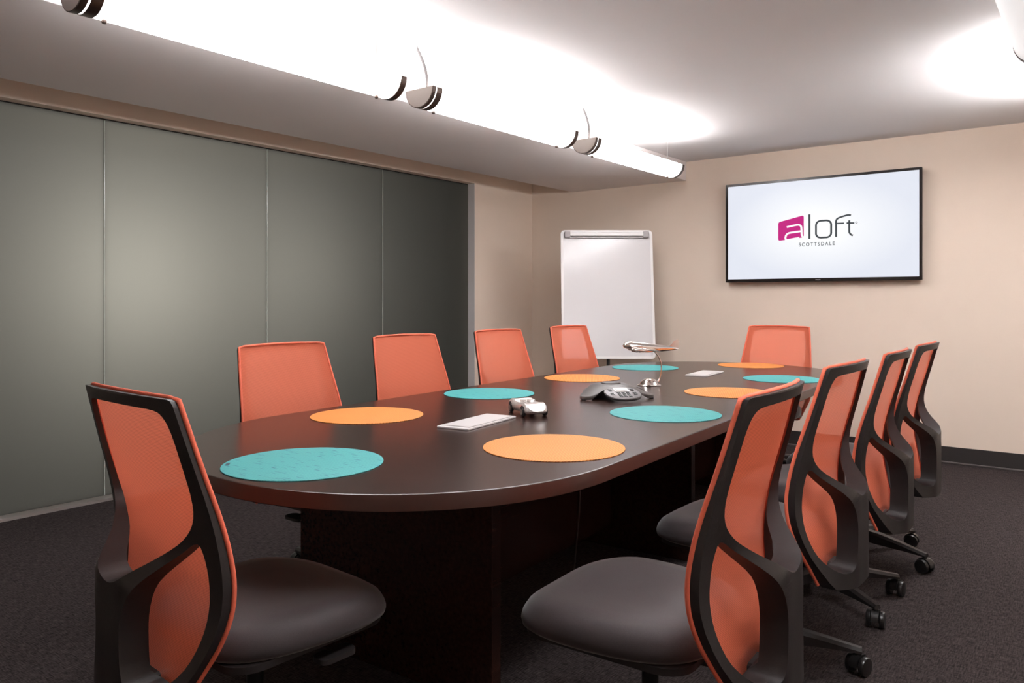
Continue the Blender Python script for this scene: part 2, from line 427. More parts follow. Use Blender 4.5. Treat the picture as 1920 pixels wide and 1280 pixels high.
# frosted glass panels
joints = [J0 + 0.004, 1.0505, 2.1874, 3.3248, 4.4444, J1 + 0.012]
for i in range(5):
    y0, y1 = joints[i] + 0.003, joints[i + 1] - 0.003
    g = struct(MB().box((GX - 0.006, (y0 + y1) / 2, (0.018 + GTOP - 0.008) / 2), (0.012, y1 - y0, GTOP - 0.026)).build('window_%d' % (i + 1), M['frost']), 'frosted glass panel')
    e = MB().box((GX + 0.0006 - 0.006, y0 - 0.0005, (0.018 + GTOP - 0.008) / 2), (0.0135, 0.0045, GTOP - 0.028)).build('glass_edge', M['glass_edge'], g)
struct(MB().box((GX - 0.03, (J0 + J1) / 2, GTOP - 0.004), (0.05, J1 - J0, 0.012)).build('trim_2', M['tv_black']), 'dark head channel of the glass')
struct(MB().box((XL - 0.045, (J0 + J1) / 2, 0.008), (0.09, J1 - J0 - 0.002, 0.016)).build('trim_3', M['alu']), 'aluminium floor channel of the glass')
struct(MB().box((XL - 0.045, J1 + 0.0, GTOP / 2), (0.088, 0.004, GTOP - 0.002)).build('trim_4', M['white_steel']), 'grey jamb strip beside the glass')
# rubber base along the back, right and far left walls
def baseboard(name, x0, y0, x1, y1, nx, ny):
    L = math.hypot(x1 - x0, y1 - y0); a = math.atan2(y1 - y0, x1 - x0)
    mtx = Matrix.Rotation(a, 4, 'Z'); c = ((x0 + x1) / 2, (y0 + y1) / 2)
    b = MB().box((c[0] + nx * 0.004, c[1] + ny * 0.004, 0.06), (L, 0.008, 0.12), mtx=mtx)
    o = struct(b.build(name, M['base'], bevel=0.001, seg=1))
    MB().box((c[0] + nx * 0.012, c[1] + ny * 0.012, 0.006), (L, 0.02, 0.012), mtx=mtx).build('toe', M['base_toe'], o, bevel=0.004)
    return o
baseboard('baseboard_back', XL + 0.01, YB, XR - 0.01, YB, 0, -1)
baseboard('baseboard_right', XR, YF + 0.03, XR, YB - 0.03, -1, 0)
baseboard('baseboard_left', XL, J1 + 0.06, XL, YB - 0.03, 1, 0)

# ================================================================== PENDANT LIGHTS
def pendant(y0, y1, conduit, label, X=-2.63, zc=2.214, rad=0.09, lens='lens', up=None):
    t = empty('pendant_light', (X, (y0 + y1) / 2, zc - rad)); L = y1 - y0; h = L / 2
    arc = [(rad * math.cos(PI + PI * i / 20), rad + rad * math.sin(PI + PI * i / 20)) for i in range(21)]
    # trough: outer and inner skins
    inner = [(x * 0.96, rad + (z - rad) * 0.96) for x, z in reversed(arc)]
    prof = arc + inner
    MB().loft([[(x, -h + 0.012, z) for x, z in prof], [(x, h - 0.012, z) for x, z in prof]], cap=True).build('lens', M[lens], t, smooth=50)
    for s in (-1, 1):
        full = [(x * 0.985, rad + (z - rad) * 0.985) for x, z in arc]
        c = MB().loft([[(x, s * (h - 0.02), z) for x, z in full], [(x, s * (h + 0.002), z) for x, z in full]]).build('end_cap', M['cap'], t, smooth=50)
        for off, wd in (((0.004, 0.022), (0.033, 0.038)) if s < 0 else ((0.002, 0.034),)):
            big = [(x * 1.03, rad + (z - rad) * 1.03) for x, z in arc]; sm = [(x * 0.99, rad + (z - rad) * 0.99) for x, z in reversed(arc)]
            pr = big + sm
            ya, yb = s * (h + 0.004 - off), s * (h + 0.004 - off - wd)
            MB().loft([[(x, ya, z) for x, z in pr], [(x, yb, z) for x, z in pr]]).build('band', M['bronze'], c, smooth=50)
        MB().lathe([(0.0005, -0.012), (0.007, -0.011), (0.010, -0.004), (0.007, 0.004)], 12, (0.0, s * (h - 0.10), -0.002)).build('knob', M['bronze'], t, smooth=50)
        wr = MB().tube([(0, s * (h - 0.10), rad * 0.95), (0, s * (h - 0.10), H - zc + rad - 0.02)], 0.0012, 6).build('suspension_wire', M['wire'], t)
        MB().lathe([(0.006, 0), (0.007, 0.004), (0.007, 0.024), (0.011, 0.026), (0.011, 0.0295)], 14, (0, s * (h - 0.10), H - zc + rad - 0.0296)).build('wire_anchor', M['white_steel'], wr, smooth=40)
        MB().box((0, s * (h - 0.1), rad * 0.97), (rad * 1.9, 0.012, 0.004)).build('cross_bar', M['white_steel'], t)
    if conduit:
        z1 = H - zc + rad
        pts = []
        for i in range(26):
            u = i / 25
            pts.append((0.01 + 0.012 * math.sin(u * PI), -h + 0.045 - 0.085 * u ** 1.6, 0.088 + (z1 - 0.104) * u))
        rr = [0.0065 if i % 2 else 0.0078 for i in range(26)]
        cd = MB().tube(pts, rr, 8).build('power_conduit', M['conduit'], t, smooth=60)
        MB().lathe([(0.011, -0.04), (0.011, -0.012), (0.009, -0.010), (0.028, -0.006), (0.030, -0.0004)], 18, (0.01, -h - 0.04, z1)).build('canopy', M['white_steel'], cd, smooth=40)
    MB().lathe([(0.013, -h + 0.06), (0.013, h - 0.06)], 10, (0, 0, 0.075), axis='Y').build('lamp_tube', M['white_steel'], t, smooth=50)
    area_light('uplight', (0, 0, rad + 0.004), (PI, 0, 0), rad * 1.7, L - 0.1, UP_LEFT if up is None else up, (0.98, 0.97, 1.0), t)
    return tag(t, label, 'pendant light', 'linear half round pendant lights')
pendant(1.10, 2.50, False, 'nearest half-round linear pendant beside the soffit, cut by the top edge')
pendant(2.675, 3.945, True, 'middle half-round linear pendant between two others beside the soffit')
pendant(4.150, 5.420, True, 'farthest half-round linear pendant beside the soffit, nearest the back wall')
pendant(2.43, 3.68, False, 'half-round linear pendant at the top right corner, over the right-hand chairs', X=-0.212, lens='lens_dim', up=0.8)
pendant(4.22, 5.47, False, 'added fill light shaped as a half-round linear pendant over the farthest right-hand chair, out of the frame to the right', X=-0.212, lens='lens_fill', up=UP_FILL * 0.5)  # unseen pendant added to brighten the back wall and chairs
pendant(0.96, 2.20, False, 'added fill light shaped as a half-round linear pendant above the nearest right-hand chair, out of the frame', X=-0.212, lens='lens_fill', up=UP_FILL)  # unseen pendant added as fill over the near half of the room

# ================================================================== TELEVISION
tv = empty('television', (-1.8465, YB, 1.343))
TW, TH = 1.511, 0.836
fr = MB(); y = -0.075
outer = rrect(-TW / 2, 0, TW / 2, TH, 0.006, 2); innr = rrect(-TW / 2 + 0.020, 0.026, TW / 2 - 0.020, TH - 0.020, 0.002, 2)
fr.loft([[(x, y + 0.004, z) for x, z in innr], [(x, y, z) for x, z in innr], [(x, y, z) for x, z in outer], [(x, y + 0.04, z) for x, z in outer]], cap=False)
fr.loft([[(x, y + 0.04, z) for x, z in outer], [(x * 0.9, y + 0.066, 0.04 + z * 0.9) for x, z in outer]])
fr.build('bezel', M['tv_black'], tv, smooth=30)
scr = MB().box((0, y + 0.005, TH / 2 + 0.003), (TW - 0.036, 0.004, TH - 0.042)).build('screen', M['screen'], tv)
MB().box((0, -0.008, 0.42), (0.5, 0.012, 0.4)).build('mounting_plate', M['dark_metal'], tv)
MB().box((0.01, y - 0.0006, 0.012), (0.04, 0.0014, 0.006)).build('maker_mark', M['grey_plastic'], tv)
tag(tv, 'black flat television on the beige back wall showing a magenta logo', 'television')
YL = y + 0.0026                      # front of the picture
def mk(px, py):                      # logo grid (crop pixels) -> television coordinates
    return ((px - 0.5) , (py))
LX, LZ = -0.3068, 0.3364             # lower left of the logo on the screen
LS, LSZ = 0.00071, 0.00066                        # metres per logo unit
def flat(name, poly, m, layer, parent=scr):
    vs = [(LX + LS * a, YL - 0.0004 * layer, LZ + LSZ * b) for a, b in poly]
    n = len(vs); tris = tessellate_polygon([[Vector(v) for v in vs]])
    back = [(a, b + 0.0003, c) for a, b, c in vs]
    fs = [tuple(t) for t in tris] + [tuple(n + i for i in reversed(t)) for t in tris] + [(i, (i + 1) % n, n + (i + 1) % n, n + i) for i in range(n)]
    return MB().add(vs + back, fs).build(name, m, parent)
def stroke(name, pts, wd, m, layer, sub=6, closed=False, sm=True):
    p = spline(pts, closed, sub) if sm else pts
    L, Rr = [], []; n = len(p)
    for i in range(n):
        a = p[(i - 1) % n] if closed or i > 0 else p[i]; b = p[(i + 1) % n] if closed or i < n - 1 else p[i]
        dx, dy = b[0] - a[0], b[1] - a[1]; l = math.hypot(dx, dy) or 1
        nx, ny = -dy / l * wd / 2, dx / l * wd / 2
        L.append((p[i][0] + nx, p[i][1] + ny)); Rr.append((p[i][0] - nx, p[i][1] - ny))
    V = []; F = []
    for i in range(n):
        for q in (L[i], Rr[i]): V.append((LX + LS * q[0], YL - 0.0004 * layer, LZ + LSZ * q[1]))
    m_ = n if closed else n - 1
    for i in range(m_):
        j = (i + 1) % n; F.append((2 * i, 2 * i + 1, 2 * j + 1, 2 * j))
    # thin solid
    N = len(V); V2 = [(a, b + 0.0003, c) for a, b, c in V]
    F2 = F + [tuple(N + k for k in reversed(f)) for f in F]
    return MB().add(V + V2, F2).build(name, m, scr)
# logo units: x right, y up, taken as an upright, un-foreshortened drawing (900 wide)
def rpoly(pts, r, n=4):
    out = []; N = len(pts)
    for i in range(N):
        p = Vector(pts[i]); a = (Vector(pts[i - 1]) - p).normalized(); b = (Vector(pts[(i + 1) % N]) - p).normalized()
        for k in range(n + 1):
            t = k / n; A = p + a * r; B = p + b * r
            q = A * (1 - t) ** 2 + p * 2 * t * (1 - t) + B * t * t
            out.append((q.x, q.y))
    return out
flat('logo_block', rpoly([(0, 0), (290, 30), (290, 300), (0, 232)], 26), M['logo_pink'], 1)
stroke('logo_letter', [(98, 166), (180, 182), (232, 186), (258, 168), (264, 130), (266, 70), (272, 46), (292, 24)], 22, M['logo_white'], 2)
stroke('logo_letter', [(256, 106), (190, 100), (128, 92), (98, 76), (84, 44), (86, 18), (104, 2)], 22, M['logo_white'], 2)
stroke('logo_letter', [(88, 6), (150, 14), (240, 28)], 20, M['logo_white'], 2)
stroke('logo_letter', [(352, 8), (352, 306)], 21, M['logo_dark'], 1, sm=False)
stroke('logo_letter', rrect(424, 16, 588, 220, 52), 21, M['logo_dark'], 1, closed=True, sm=False)
stroke('logo_letter', [(640, 16), (640, 150), (641, 210), (662, 238), (720, 258), (764, 268), (796, 264)], 20, M['logo_dark'], 1)
stroke('logo_letter', [(642, 176), (722, 174)], 18, M['logo_dark'], 1, sm=False)
stroke('logo_letter', [(778, 206), (778, 80), (784, 52), (800, 32), (816, 26)], 20, M['logo_dark'], 1)
stroke('logo_letter', [(750, 175), (830, 171)], 18, M['logo_dark'], 1, sm=False)
stroke('logo_letter', [(852 + 9 * math.cos(i * PI / 6), 174 + 9 * math.sin(i * PI / 6)) for i in range(12)], 5, M['logo_dark'], 1, closed=True, sm=False)
fc = bpy.data.curves.new('lettering', 'FONT'); fc.body = 'SCOTTSDALE'; fc.size = 0.030; fc.space_character = 1.38; fc.extrude = 0.0002; fc.offset = 0.0004
fo = bpy.data.objects.new('lettering', fc); COL.objects.link(fo)
dg = bpy.context.evaluated_depsgraph_get(); me = bpy.data.meshes.new_from_object(fo.evaluated_get(dg))
bpy.data.objects.remove(fo)
me.materials.clear(); me.materials.append(M['logo_dark'])
lt = bpy.data.objects.new('lettering', me); COL.objects.link(lt); lt.parent = scr
xs = [v.co.x for v in me.vertices]; zs_ = [v.co.y for v in me.vertices]
sx_ = 0.276 / (max(xs) - min(xs)); sy_ = 0.0295 / (max(zs_) - min(zs_))
lt.scale = (sx_, sy_, 1); lt.rotation_euler = (PI / 2, 0, 0); lt.location = (-0.139 - min(xs) * sx_, YL - 0.0006, 0.2835 - min(zs_) * sy_)

# ================================================================== FLIP CHART EASEL
fl = empty('flipchart_easel', (-3.379, 5.728, 0), R(37.666))   # faces the camera side of the table
BW, BH = 0.80, 1.125
tilt = R(9)
bd = Matrix.Translation((0, 0.0, 0.69)) @ Matrix.Rotation(-tilt, 4, 'X')
def T(mb): mb.v = [tuple(bd @ Vector(v)) for v in mb.v]; return mb
fm = MB()
o_ = rrect(-BW / 2, 0, BW / 2, BH, 0.035); i_ = rrect(-BW / 2 + 0.022, 0.022, BW / 2 - 0.022, BH - 0.022, 0.018)
fm.loft([[(x, -0.010, z) for x, z in i_], [(x, -0.014, z) for x, z in i_], [(x, -0.014, z) for x, z in o_], [(x, 0.012, z) for x, z in o_]], cap=False)
T(fm).build('frame', M['white_steel'], fl, smooth=30)
bb = MB(); bb.loft([[(x * 1.01, -0.010, z) for x, z in i_], [(x * 1.01, 0.011, z) for x, z in i_]])
T(bb).build('board', M['board'], fl)
cb = MB().box((0, -0.028, BH - 0.040), (BW - 0.12, 0.028, 0.034)); cbo = T(cb).build('paper_clamp', M['white_steel'], fl, bevel=0.005)
for s in (-1, 1):
    T(MB().box((s * (BW / 2 - 0.058), -0.028, BH - 0.043), (0.052, 0.036, 0.056))).build('clamp_end', M['grey_plastic'], cbo, bevel=0.008)
T(MB().box((0, -0.020, BH - 0.068), (BW - 0.12, 0.014, 0.012))).build('clamp_lip', M['grey_plastic'], cbo, bevel=0.002)
MB().tube([(0, 0.03, 0.03), (0, 0.03, 0.72), (0, 0.16, 1.45)], 0.014, 10).build('post', M['dark_metal'], fl, smooth=50)
for k in range(5):
    a = 2 * PI * k / 5 + 0.3
    lg = MB().tube([(0.02 * math.cos(a), 0.03 + 0.02 * math.sin(a), 0.05), (0.30 * math.cos(a), 0.03 + 0.30 * math.sin(a), 0.045)], [0.016, 0.010], 8).build('foot', M['dark_metal'], fl, smooth=50)
    MB().lathe([(0.022, 0.0), (0.024, 0.01), (0.020, 0.05)], 10, (0.30 * math.cos(a), 0.03 + 0.30 * math.sin(a), 0.0)).build('caster', M['caster_plastic'], lg, smooth=40)
tag(fl, 'white flip chart whiteboard easel standing in the far left corner', 'whiteboard')

# ================================================================== CONFERENCE TABLE
TT = R(3.0); TC = (-1.93, 3.35); TZ = 0.74
tb = empty('conference_table', (TC[0], TC[1], 0), TT)
def table_outline():
    w_, L, e = 0.757, 2.24, 0.75; out = []; LF = 2.12
    for i in range(160):
        a = 2 * PI * i / 160; ca, sa = math.cos(a), math.sin(a)
        n = 2.05
        x = math.copysign(abs(ca) ** (2 / n), ca) * w_; y = math.copysign(abs(sa) ** (2 / n), sa)
        y = (math.copysign((LF if sa > 0 else L) - e, sa) + e * y) if abs(sa) > 1e-9 else 0
        if y < 0: y -= 0.075 * x * smoothstep(0.9, 1.9, -y)
        out.append((x, y))
    return out
TO = table_outline()
def half(sign):
    pts = [p for p in TO if p[1] * sign > 0.02]
    # order along the arc so the seam closes the loop
    pts.sort(key=lambda p: math.atan2(sign * p[1], p[0]) if True else 0)
    g = 0.0008 * sign
    return [(0.757, g)] + pts + [(-0.757, g)]
for sign in (-1, 1):
    P = half(sign); n = len(P)
    def inset(k, z):
        return [(x * (1 - k / 0.757), y - math.copysign(k, y) if abs(y) > 0.01 else y, z) for x, y in P]
    mb = MB()
    mb.loft([inset(0.002, TZ - 0.042), inset(0, TZ - 0.040), inset(0, TZ - 0.004), inset(0.0008, TZ - 0.0012), inset(0.0035, TZ), inset(0.007, TZ)], cap=True)
    mats_i = []
    for f in mb.f:
        mats_i.append(0)
    ob = mb.build('tabletop', [M['wood'], M['wood_edge']], tb, smooth=35)
    for pl in ob.data.polygons:
        if abs(pl.normal.z) < 0.5: pl.material_index = 1
for yy in (-1.60, -0.06, 1.38):
    MB().box((0.0, yy, (TZ - 0.042) / 2), (0.84, 0.045, TZ - 0.043)).build('pedestal_panel', M['wood'], tb, bevel=0.002, seg=1)
for y0, y1 in ((-1.577, -0.083), (-0.037, 1.357)):
    MB().box((0.0, (y0 + y1) / 2, 0.40), (0.03, y1 - y0, 0.595)).build('modesty_panel', M['wood'], tb, bevel=0.002, seg=1)
tag(tb, 'long dark espresso conference table with rounded ends and slab legs', 'table')
def cordp():
    pts = []
    for i in range(18):
        u = i / 17; pts.append((0.012 * math.sin(u * 5), 0.02 * math.sin(u * 3), 0.685 * (1 - u) + 0.004))
    return pts
cd = MB().tube(cordp(), 0.003, 6).build('power_cord', M['cord'], tb, smooth=60); cd.location = (0.19, -0.74, 0.0)

# ================================================================== TASK CHAIRS
# local frame: origin on the floor under the column, sitter faces +Y, back lies towards -Y
LUM = -0.200                                   # y of the lumbar front
PROF = [(0.33, 0.064), (0.40, 0.043), (0.47, 0.022), (0.54, 0.005), (0.60, 0.0), (0.66, 0.005), (0.74, 0.022), (0.86, 0.058), (1.0, 0.097)]
SIDE = [(0.335, 0.152), (0.36, 0.163), (0.42, 0.198), (0.48, 0.232), (0.54, 0.252), (0.60, 0.258), (0.68, 0.254), (0.80, 0.241), (0.90, 0.229), (1.0, 0.216)]
def dep(s, z):
    """rearward distance of the fabric behind the lumbar front"""
    k = s / interp(SIDE, z)
    return interp(PROF, z) + 0.028 * (1 - min(1, k * k)) * smoothstep(0.33, 0.5, z)
def back_outline():
    zs = [0.36, 0.40, 0.44, 0.48, 0.52, 0.56, 0.60, 0.64, 0.68, 0.74, 0.80, 0.86, 0.92, 0.97, 0.988]
    right = [(interp(SIDE, z), z) for z in zs] + [(0.213, 0.997), (0.205, 1.0)]
    top = [(x, 1.0 + 0.004 * (1 - (x / 0.205) ** 2)) for x in (0.15, 0.07, 0.0, -0.07, -0.15)]
    bot = [(-0.146, 0.338), (-0.07, 0.332), (0.0, 0.330), (0.07, 0.332), (0.146, 0.338)]
    return right + top + [(-a, b) for a, b in reversed(right)] + bot
OUT = back_outline()
UP = [(0, 0.598), (0.042, 0.609), (0.085, 0.636), (0.130, 0.668), (0.166, 0.698), (0.191, 0.735), (0.201, 0.78), (0.200, 0.84), (0.196, 0.90), (0.190, 0.938), (0.178, 0.962), (0.154, 0.974), (0.08, 0.977), (0, 0.978)]
UP = UP + [(-a, b) for a, b in reversed(UP[1:-1])]
LEAF = [(0.196, 0.694), (0.210, 0.660), (0.218, 0.610), (0.219, 0.555), (0.209, 0.497), (0.184, 0.438), (0.146, 0.396), (0.110, 0.381), (0.082, 0.388), (0.066, 0.418), (0.060, 0.470), (0.062, 0.525), (0.082, 0.583), (0.120, 0.632), (0.164, 0.672)]
UPs = spline(UP, True, 3); LEs = spline(LEAF, True, 3); LE2 = [(-a, b) for a, b in reversed(LEs)]
OUs = OUT
def back_frame_mesh():
    loops = [OUs, UPs, LEs, LE2]
    pts = [Vector((a, b, 0)) for lp in loops for a, b in lp]
    tri = tessellate_polygon([[Vector((a, b, 0)) for a, b in lp] for lp in loops])
    bm = bmesh.new(); vs = [bm.verts.new(p) for p in pts]
    for t in tri:
        try: bm.faces.new([vs[i] for i in t])
        except ValueError: pass
    for i in range(1, 26):
        z = 0.33 + 0.675 * i / 26
        bmesh.ops.bisect_plane(bm, geom=bm.verts[:] + bm.edges[:] + bm.faces[:], plane_co=(0, z, 0), plane_no=(0, 1, 0), dist=1e-5)
    for i in range(-9, 10):
        bmesh.ops.bisect_plane(bm, geom=bm.verts[:] + bm.edges[:] + bm.faces[:], plane_co=(i * 0.0265 + 0.0002, 0, 0), plane_no=(1, 0, 0), dist=1e-5)
    bmesh.ops.remove_doubles(bm, verts=bm.verts, dist=2e-5)
    bm.verts.ensure_lookup_table(); bm.verts.index_update()
    base = [(v.co.x, v.co.y) for v in bm.verts]; faces = [[v.index for v in f.verts] for f in bm.faces]
    rim = [(e.verts[0].index, e.verts[1].index) for e in bm.edges if len(e.link_faces) == 1]
    bm.free()
    V = []
    def back_d(s, z):
        b = dep(s, z) + 0.017 + 0.009 * smoothstep(0.85, 0.6, z)
        k = smoothstep(0.215, 0.055, abs(s))
        spine = 0.150 - 0.030 * smoothstep(0.60, 0.68, z)
        k *= smoothstep(0.84, 0.73, z)
        return b + max(0, (spine - b)) * k
    for s, z in base:
        b = back_d(s, z); k = smoothstep(0.215, 0.055, abs(s)) * smoothstep(0.84, 0.73, z)
        th = 0.014 + 0.008 * smoothstep(0.85, 0.6, z) + 0.040 * k
        th = th + (b - dep(s, z) - 0.006 - th) * smoothstep(0.41, 0.375, z)
        f = max(b - th, dep(s, z) + 0.005)
        V.append((s, LUM - f, z))
    n = len(base)
    for s, z in base: V.append((s, LUM - back_d(s, z), z))
    F = [tuple(f) for f in faces] + [tuple(n + i for i in reversed(f)) for f in faces] + [(a, b, n + b, n + a) for a, b in rim]
    return MB().add(V, F)
def fabric_mesh():
    rows = 34; cols = 20; V = []; F = []
    for i in range(rows + 1):
        z = 0.345 + (0.999 - 0.345) * i / rows
        hw = interp(SIDE, z) + 0.001
        for j in range(cols + 1):
            s = hw * (2 * j / cols - 1); V.append((s, LUM - dep(s, z) + 0.001, z))
    for i in range(rows):
        for j in range(cols):
            a = i * (cols + 1) + j; F.append((a, a + 1, a + cols + 2, a + cols + 1))
    mb = MB().add(V, F, 0)
    ring = []
    for z in [0.345 + (0.997 - 0.345) * i / 40 for i in range(41)]: ring.append((interp(SIDE, z), z))
    for x in (0.19, 0.1, 0.0, -0.1, -0.19): ring.append((x, 1.001 + 0.004 * (1 - (x / 0.205) ** 2)))
    for z in [0.997 - (0.997 - 0.345) * i / 40 for i in range(41)]: ring.append((-interp(SIDE, z), z))
    pts = [(s, LUM - dep(s, z) - 0.001, z) for s, z in ring]
    mb.tube(pts, 0.0055, 8, mi=1)
    return mb
def seat_mesh():
    def ring(sc_, z, fwd=0.0, drop=0.0):
        out = []
        for i in range(48):
            a = 2 * PI * i / 48; ca, sa = math.cos(a), math.sin(a); n = 3.2
            x = math.copysign(abs(ca) ** (2 / n), ca) * 0.252 * sc_
            y = math.copysign(abs(sa) ** (2 / n), sa) * 0.250 * sc_
            # slightly narrower at the rear, waterfall at the front
            x *= 1 - 0.10 * smoothstep(0.05, -0.25, y)
            zz = z - drop * smoothstep(0.06, 0.25, y)
            zz += 0.010 * (x / 0.25) ** 2 * (1 if z > 0.45 else 0)
            out.append((x, y + 0.045, zz))
        return out
    rings = [ring(0.86, 0.402), ring(0.95, 0.405, drop=0.004), ring(0.99, 0.416, drop=0.010), ring(1.0, 0.432, drop=0.016), ring(0.985, 0.450, drop=0.020),
             ring(0.94, 0.464, drop=0.020), ring(0.86, 0.473, drop=0.016), ring(0.70, 0.477, drop=0.010), ring(0.45, 0.474), ring(0.2, 0.472), ring(0.02, 0.471)]
    return MB().loft(rings)
def make_chair():
    root = empty('task_chair', (0, 0, 0))
    seat_mesh().build('seat', M['seat'], root, smooth=60)
    pan = MB().loft([[(x * 0.86, y * 0.86 + 0.04, z) for x, y in rrect(-0.25, -0.25, 0.25, 0.25, 0.08)] for z in (0.388, 0.404)])
    pan.v = [v for v in pan.v]; pan.build('seat_pan', M['black_plastic'], root, smooth=40)
    me_ = MB(); me_.box((0, 0.02, 0.362), (0.16, 0.24, 0.056)); me_.box((0, -0.16, 0.365), (0.09, 0.30, 0.035)); me_.box((0, -0.30, 0.362), (0.15, 0.05, 0.05))
    mech = me_.build('mechanism', M['black_plastic'], root, bevel=0.012)
    lv = MB().tube([(0.06, 0.06, 0.365), (0.18, 0.08, 0.362), (0.21, 0.085, 0.355)], 0.006, 8)
    lv.loft([[(0.20 + dx, 0.085 + dy, 0.356 + dz) for dx, dy in rrect(-0.02, -0.05, 0.035, 0.05, 0.02)] for dz in (-0.006, 0.006)])
    lv.build('lever', M['black_plastic'], mech, smooth=40)
    MB().lathe([(0.030, 0.10), (0.030, 0.22), (0.021, 0.222), (0.021, 0.345)], 18).build('gas_column', M['dark_metal'], root, smooth=40)
    fr_ = back_frame_mesh().build('back_frame', M['black_plastic'], root, smooth=38)
    fabric_mesh().build('mesh_fabric', [M['mesh'], M['coral_edge']], root, smooth=60)
    base = empty('star_base', (0, 0, 0)); base.parent = root
    MB().lathe([(0.034, 0.075), (0.048, 0.085), (0.048, 0.115), (0.036, 0.128)], 24).build('hub', M['black_plastic'], base, smooth=40)
    for k in range(5):
        a = -PI / 2 + PI / 5 + k * 2 * PI / 5
        rot = Matrix.Rotation(a, 4, 'Z')
        rings = []
        for u, wd, zt, zb in ((0.03, 0.030, 0.126, 0.076), (0.12, 0.026, 0.122, 0.074), (0.22, 0.020, 0.107, 0.074), (0.30, 0.015, 0.092, 0.072), (0.335, 0.013, 0.086, 0.070)):
            sec = [(-wd, zb), (wd, zb), (wd * 1.05, zt - 0.010), (wd * 0.6, zt), (-wd * 0.6, zt), (-wd * 1.05, zt - 0.010)]
            rings.append([rot @ Vector((u, p, q)) for p, q in sec])
        lg = MB().loft(rings).build('base_leg', M['black_plastic'], base, smooth=30)
    return root
proto_parts = make_chair()
# casters: built once, copied under every star base
def caster_meshes():
    hood = MB()
    hood.lathe([(0.0085, 0.040), (0.0085, 0.073)], 12)
    prof = [(0.030 * math.cos(PI * i / 10), 0.026 + 0.0315 * math.sin(PI * i / 10)) for i in range(11)]
    hood.loft([[(x, -0.011, z) for x, z in prof], [(x, 0.011, z) for x, z in prof]])
    h = hood.build('caster', M['caster_plastic'], None, smooth=40)
    wh = MB().lathe([(0.010, 0.0115), (0.0235, 0.0115), (0.0265, 0.0145), (0.0268, 0.023), (0.0245, 0.0268), (0.014, 0.0285), (0.003, 0.0285)], 24, (0, 0, 0.0268), axis='Y').build('wheel', M['caster_plastic'], h, smooth=40)
    wh2 = wh.copy(); COL.objects.link(wh2); wh2.parent = h; wh2.scale = (1, -1, 1)
    return h
CAST = caster_meshes()
STAR = [c for c in proto_parts.children if c.name.startswith('star_base')][0]
# the star base carries casters at chair level (thing > caster > wheel); the star empty itself is dropped
star_children = list(STAR.children)
for ch in star_children: ch.parent = proto_parts
bpy.data.objects.remove(STAR)
def dress_chair(root, base_rot, seed):
    rnd = random.Random(seed)
    for ch in list(root.children):
        if ch.name.startswith(('base_leg', 'hub')): ch.rotation_euler = (0, 0, base_rot)
    for k in range(5):
        a = -PI / 2 + PI / 5 + k * 2 * PI / 5 + base_rot
        c = copy_tree(CAST, root)
        c.location = (0.325 * math.cos(a), 0.325 * math.sin(a), 0); c.rotation_euler = (0, 0, rnd.uniform(0, 2 * PI)); c.scale = (1.15, 1.15, 1.15)
chairs = [  # x, y of the back's top centre, facing angle (deg), base turn (deg), label
    (-0.601, 1.737, 182.8, 0, 'coral mesh task chair nearest the camera on the right side of the table'),
    (-0.650, 2.545, 179.2, -19, 'coral mesh task chair second from the camera on the right side'),
    (-0.646, 3.245, 181.4, 0, 'coral mesh task chair third from the camera on the right side'),
    (-0.652, 3.895, 180.0, 18, 'coral mesh task chair farthest along the right side, before the bare wall'),
    (-1.689, 0.830, 86.7, 10, 'coral mesh task chair at the near end of the table, seen from behind'),
    (-2.864, 2.071, -0.9, 20, 'coral mesh task chair nearest the camera along the frosted glass side'),
    (-3.047, 2.993, -4.1, -10, 'coral mesh task chair second from the camera along the frosted glass side'),
    (-3.081, 3.850, -2.6, 6, 'coral mesh task chair third from the camera along the left side, before the glass edge'),
    (-3.120, 4.720, -2.8, -4, 'coral mesh task chair in front of the white flip chart'),
    (-1.897, 5.625, -89.5, 0, 'coral mesh task chair at the far end of the table under the television'),
]
OFF = 0.297
roots = []
for i, c in enumerate(chairs):
    roots.append(proto_parts if i == 0 else copy_tree(proto_parts))
for i, (r, (x, y, ang, br, lab)) in enumerate(zip(roots, chairs)):
    a = R(ang); f = (math.cos(a), math.sin(a))
    r.location = (x + OFF * f[0], y + OFF * f[1], 0); r.rotation_euler = (0, 0, a - PI / 2)
    tag(r, lab, 'chair', 'coral mesh task chairs around the table')
    dress_chair(r, R(br), 10 + i)
for o in list(CAST.children): bpy.data.objects.remove(o)
bpy.data.objects.remove(CAST)

